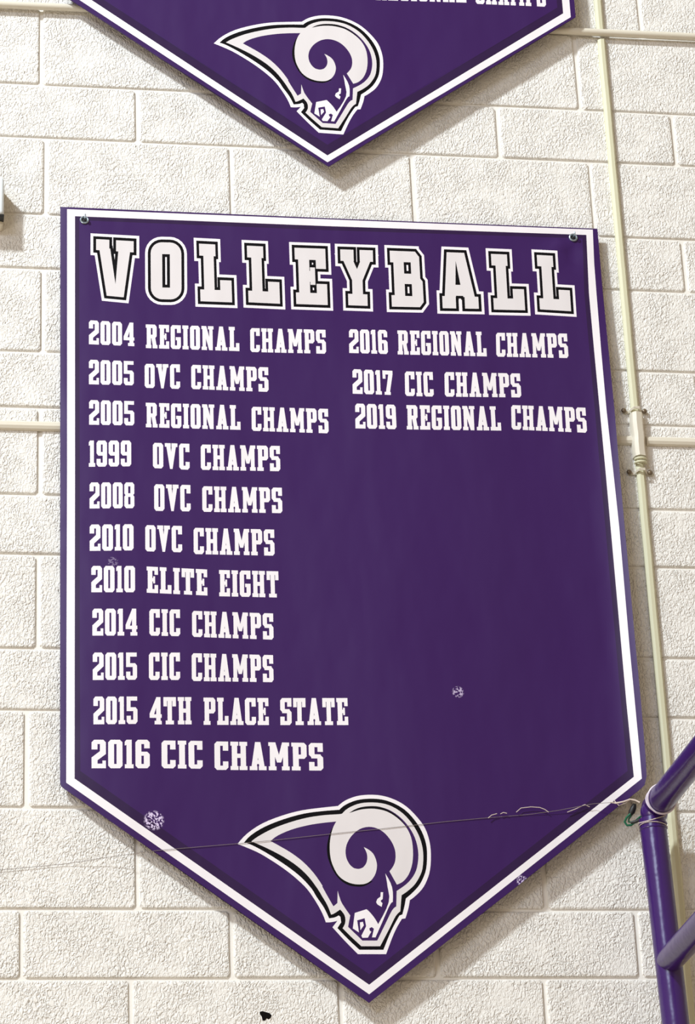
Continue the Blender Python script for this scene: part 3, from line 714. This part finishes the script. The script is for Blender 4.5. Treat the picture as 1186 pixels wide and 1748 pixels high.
# ------------------------------------------------------------------ purple pipe railing
RD = .082; RR = .0268
rt, rb = at(1113, 1398, RD), at(1153, 1748, RD)
dirp = (rb - rt).normalized()
rail = thing('guard_rail', 'purple painted pipe guard rail with an upright post at the lower right', 'railing', (rb.x, -RD, rb.z - .8))
post_bot = rb + dirp * 1.0
n = 30
tube('post', [rt.lerp(post_bot, i / n) for i in range(n + 1)], RR, M['rail'], rail, 28)
def proj_px(p):
    q = ROT.transposed() @ (Vector(p) - Vector((0, -DIST, EYE))); return (IW / 2 + FOC * q.x / -q.z, IH / 2 - FOC * q.y / -q.z)
def rail_dir(start, pxdir):
    # level pipe coming out of the wall: find its heading so that it climbs the way the photo shows
    best = None
    for k in range(-80, 160):
        h = R_(k); d = Vector((math.sin(h), -math.cos(h), 0)); a = proj_px(start); b = proj_px(start + d * .2)
        e_ = abs(math.atan2(b[1] - a[1], b[0] - a[0]) - math.atan2(pxdir[1], pxdir[0]))
        if best is None or e_ < best[0]: best = (e_, d, k)
    return best[1]
s1 = at(1119, 1377, RD)
d1_ = rail_dir(s1, (44.3, -55))
tube('top_rail', [s1 + d1_ * (i * .05 - .01) for i in range(20)], RR, M['rail'], rail, 28)
# welded joint: ball-like end and saddle ring
bm = bmesh.new(); bmesh.ops.create_uvsphere(bm, u_segments=28, v_segments=18, radius=RR * 1.03); bmesh.ops.translate(bm, vec=rt.lerp(s1, .55), verts=bm.verts)
link('elbow', mesh_of(bm, 'elbow'), M['rail'], rail)
bm = bmesh.new()
c0 = rt + dirp * .012
side = dirp.cross(Vector((0, 1, 0))).normalized(); fw = dirp.cross(side)
for dz, rr in ((0, .0022), (.010, .0014)):
    tube_bm(bm, [c0 + dirp * dz + side * (RR * math.cos(a)) + fw * (RR * math.sin(a)) for a in np.linspace(0, 2 * math.pi, 29)[:-1]], rr, 8, closed=True)
link('weld_bead', mesh_of(bm, 'weld_bead'), M['rail'], rail)
s2 = at(1141, 1641, RD); d2_ = rail_dir(s2, (60.4, -64))
tube('mid_rail', [s2 + d2_ * (i * .05) for i in range(19)], RR * .97, M['rail'], rail, 28)

# wire wrapped round the rail end
def ring_pts(c, ax, r, tilt, n=40, turns=1.0, ph=0, rise=0.0):
    ax = Vector(ax).normalized(); u = ax.orthogonal().normalized(); u = (Vector((0, 0, 1)) - ax * ax.z).normalized() if abs(ax.z) < .9 else u; v = ax.cross(u)
    return [c + ax * (tilt * math.cos(2 * math.pi * turns * i / n) + rise * i / n) + (u * math.cos(2 * math.pi * turns * i / n + ph) + v * math.sin(2 * math.pi * turns * i / n + ph)) * r for i in range(n)]
bm = bmesh.new()
tube_bm(bm, ring_pts(s1 + d1_ * .050, d1_, RR + .0022, .006), .0020, 8, closed=True)
tube_bm(bm, ring_pts(s1 + d1_ * .036, d1_, RR + .0018, -.010), .0015, 8, closed=True)
tag(link('tie_wire', mesh_of(bm, 'tie_wire'), M['tie']), 'pale tie wire looped twice round the end of the purple top rail', 'wire')
bm = bmesh.new()
tube_bm(bm, ring_pts(rt + dirp * .000, dirp, RR + .0015, .011), .0010, 8, closed=True)
tube_bm(bm, ring_pts(rt + dirp * .018, dirp, RR + .0012, -.005), .0008, 8, closed=True)
tag(link('thin_wire', mesh_of(bm, 'thin_wire'), M['thread']), 'thin frayed wire wound round the top of the purple post', 'wire')
# stretched string from beyond the left edge to the rail
def onb(px, py, extra=.004):
    x, z = project(px, py, depth_low); return Vector((x, -depth_low(x, z) - extra, z))
end = at(1093, 1369, .07); beg = at(-160, 1503, .012)
spx = [(-160, 1503), (0, 1485), (110, 1475), (182, 1463.5), (270, 1452), (405, 1440.5), (464, 1435), (568, 1423.5), (646, 1415.7), (718, 1407.7), (760, 1403), (831, 1396.5), (900, 1391), (950, 1385), (1010, 1374.5), (1055, 1369), (1093, 1368)]
sp = []
for i, (x, y) in enumerate(spx):
    if 182 < x < 1050: sp.append(onb(x, y, .0015 + (.010 * (x - 900) / 150 if x > 900 else 0)))
    else: sp.append(at(x, y, .003 if x < 150 else .012 if x < 190 else .062 + .012 * (x - 1055) / 38))
tag(tube('string', sp, .00045, M['string'], None, 6), 'thin grey string stretched across the lower banner to the purple rail', 'string')
fr = thing('frayed_thread', 'pale frayed thread ends curling off the stretched string beside the purple post', 'thread', at(1050, 1372, .06))
for pl in ([(832, 1398), (838, 1393), (847, 1390.5)], [(853, 1391), (858, 1388.5), (864, 1390)], [(880, 1388), (888, 1381), (905, 1379), (920, 1380), (928, 1383), (935, 1388)], [(967, 1388), (980, 1383), (997, 1375), (1005, 1379)], [(1046, 1367), (1056, 1375), (1068, 1371), (1074, 1366)]):
    tube('strand', [onb(x, y, .006) if x < 1050 else at(x, y, .068) for x, y in pl], .0008, M['thread'], fr, 6)
tube('twisted_strand', [onb(1040, 1372, .01), at(1052, 1371, .064), at(1064, 1368.5, .069), at(1075, 1364.5, .072), at(1084, 1366, .074), at(1092, 1370, .078)], .0017, M['thread'], fr, 6)
gw = thing('green_wire', 'short bent green wire scrap with black tape hanging beside the purple post', 'wire', at(1075, 1390, .05))
tube('wire', [at(x, y, d) for x, y, d in ((1076, 1389, .06), (1069, 1396, .055), (1066, 1403, .05), (1070, 1409, .05), (1077, 1408.5, .05), (1083, 1404, .055), (1092, 1400, .065))], .0024, M['green'], gw, 8)
tube('wire', [at(x, y, d) for x, y, d in ((1079, 1390, .058), (1073, 1398, .053), (1073, 1403, .05), (1080, 1405, .052), (1088, 1398, .06), (1093, 1394, .07))], .0019, M['green'], gw, 8)
bm = bmesh.new()
for ln, r in (([(1083, 1372, .064), (1081, 1379, .06), (1078, 1386, .058), (1075, 1391, .057)], [.0035, .0062, .0068, .004]), ([(1076, 1404, .055), (1084, 1403, .058), (1093, 1399, .066)], [.0022, .0035, .004])):
    tube_bm(bm, [at(*q) for q in ln], r, 10)
link('black_tape', mesh_of(bm, 'black_tape'), M['black'], gw)

# ------------------------------------------------------------------ emergency light case at the left edge
ez = thing('emergency_light', 'white plastic emergency light case cut off by the left edge', 'lamp', at(-60, 385, 0))
def rbox(name, x0, x1, z0, z1, y0, y1, r, m, parent):
    bm = bmesh.new(); bmesh.ops.create_cube(bm, size=1)
    bmesh.ops.scale(bm, vec=(x1 - x0, abs(y1 - y0), z1 - z0), verts=bm.verts); bmesh.ops.translate(bm, vec=((x0 + x1) / 2, (y0 + y1) / 2, (z0 + z1) / 2), verts=bm.verts)
    bmesh.ops.bevel(bm, geom=list(bm.edges), offset=r, segments=3, affect='EDGES', profile=.5)
    return link(name, mesh_of(bm, name, True, 60), m, parent)
eTR = at(7.2, 303, .052); eBR = at(7.2, 372, .052)
x1 = eTR.x; x0 = x1 - .30; zt_ = eTR.z; zb_ = eBR.z
rbox('case_cover', x0, x1, zb_ + .008, zt_, -.030, -.056, .007, M['case'], ez)
rbox('case_base', x0 + .002, x1 - .001, zb_ - .006, zt_ - .002, 0, -.031, .005, M['case_beige'], ez)
rbox('seam_gasket', x0 + .001, x1 + .0006, zb_ + .003, zb_ + .0085, -.028, -.0535, .001, M['black'], ez)
for k in range(2):
    cx = x0 + .08 + .14 * k; bm = bmesh.new()
    zc = zt_ + .045
    rings = [(0, .018), (.006, .034), (.03, .042), (.036, .042), (.036, .038)]
    prev_ = None
    for dy, rr in rings:
        rg = [bm.verts.new((cx + rr * math.cos(a), -.012 - dy, zc + rr * math.sin(a))) for a in np.linspace(0, 2 * math.pi, 25)[:-1]]
        if prev_:
            for j in range(24): bm.faces.new((prev_[j], prev_[(j + 1) % 24], rg[(j + 1) % 24], rg[j]))
        else: bm.faces.new(rg)
        prev_ = rg
    bm.faces.new(prev_)
    link('lamp_head', mesh_of(bm, 'lamp_head'), M['case'], ez)
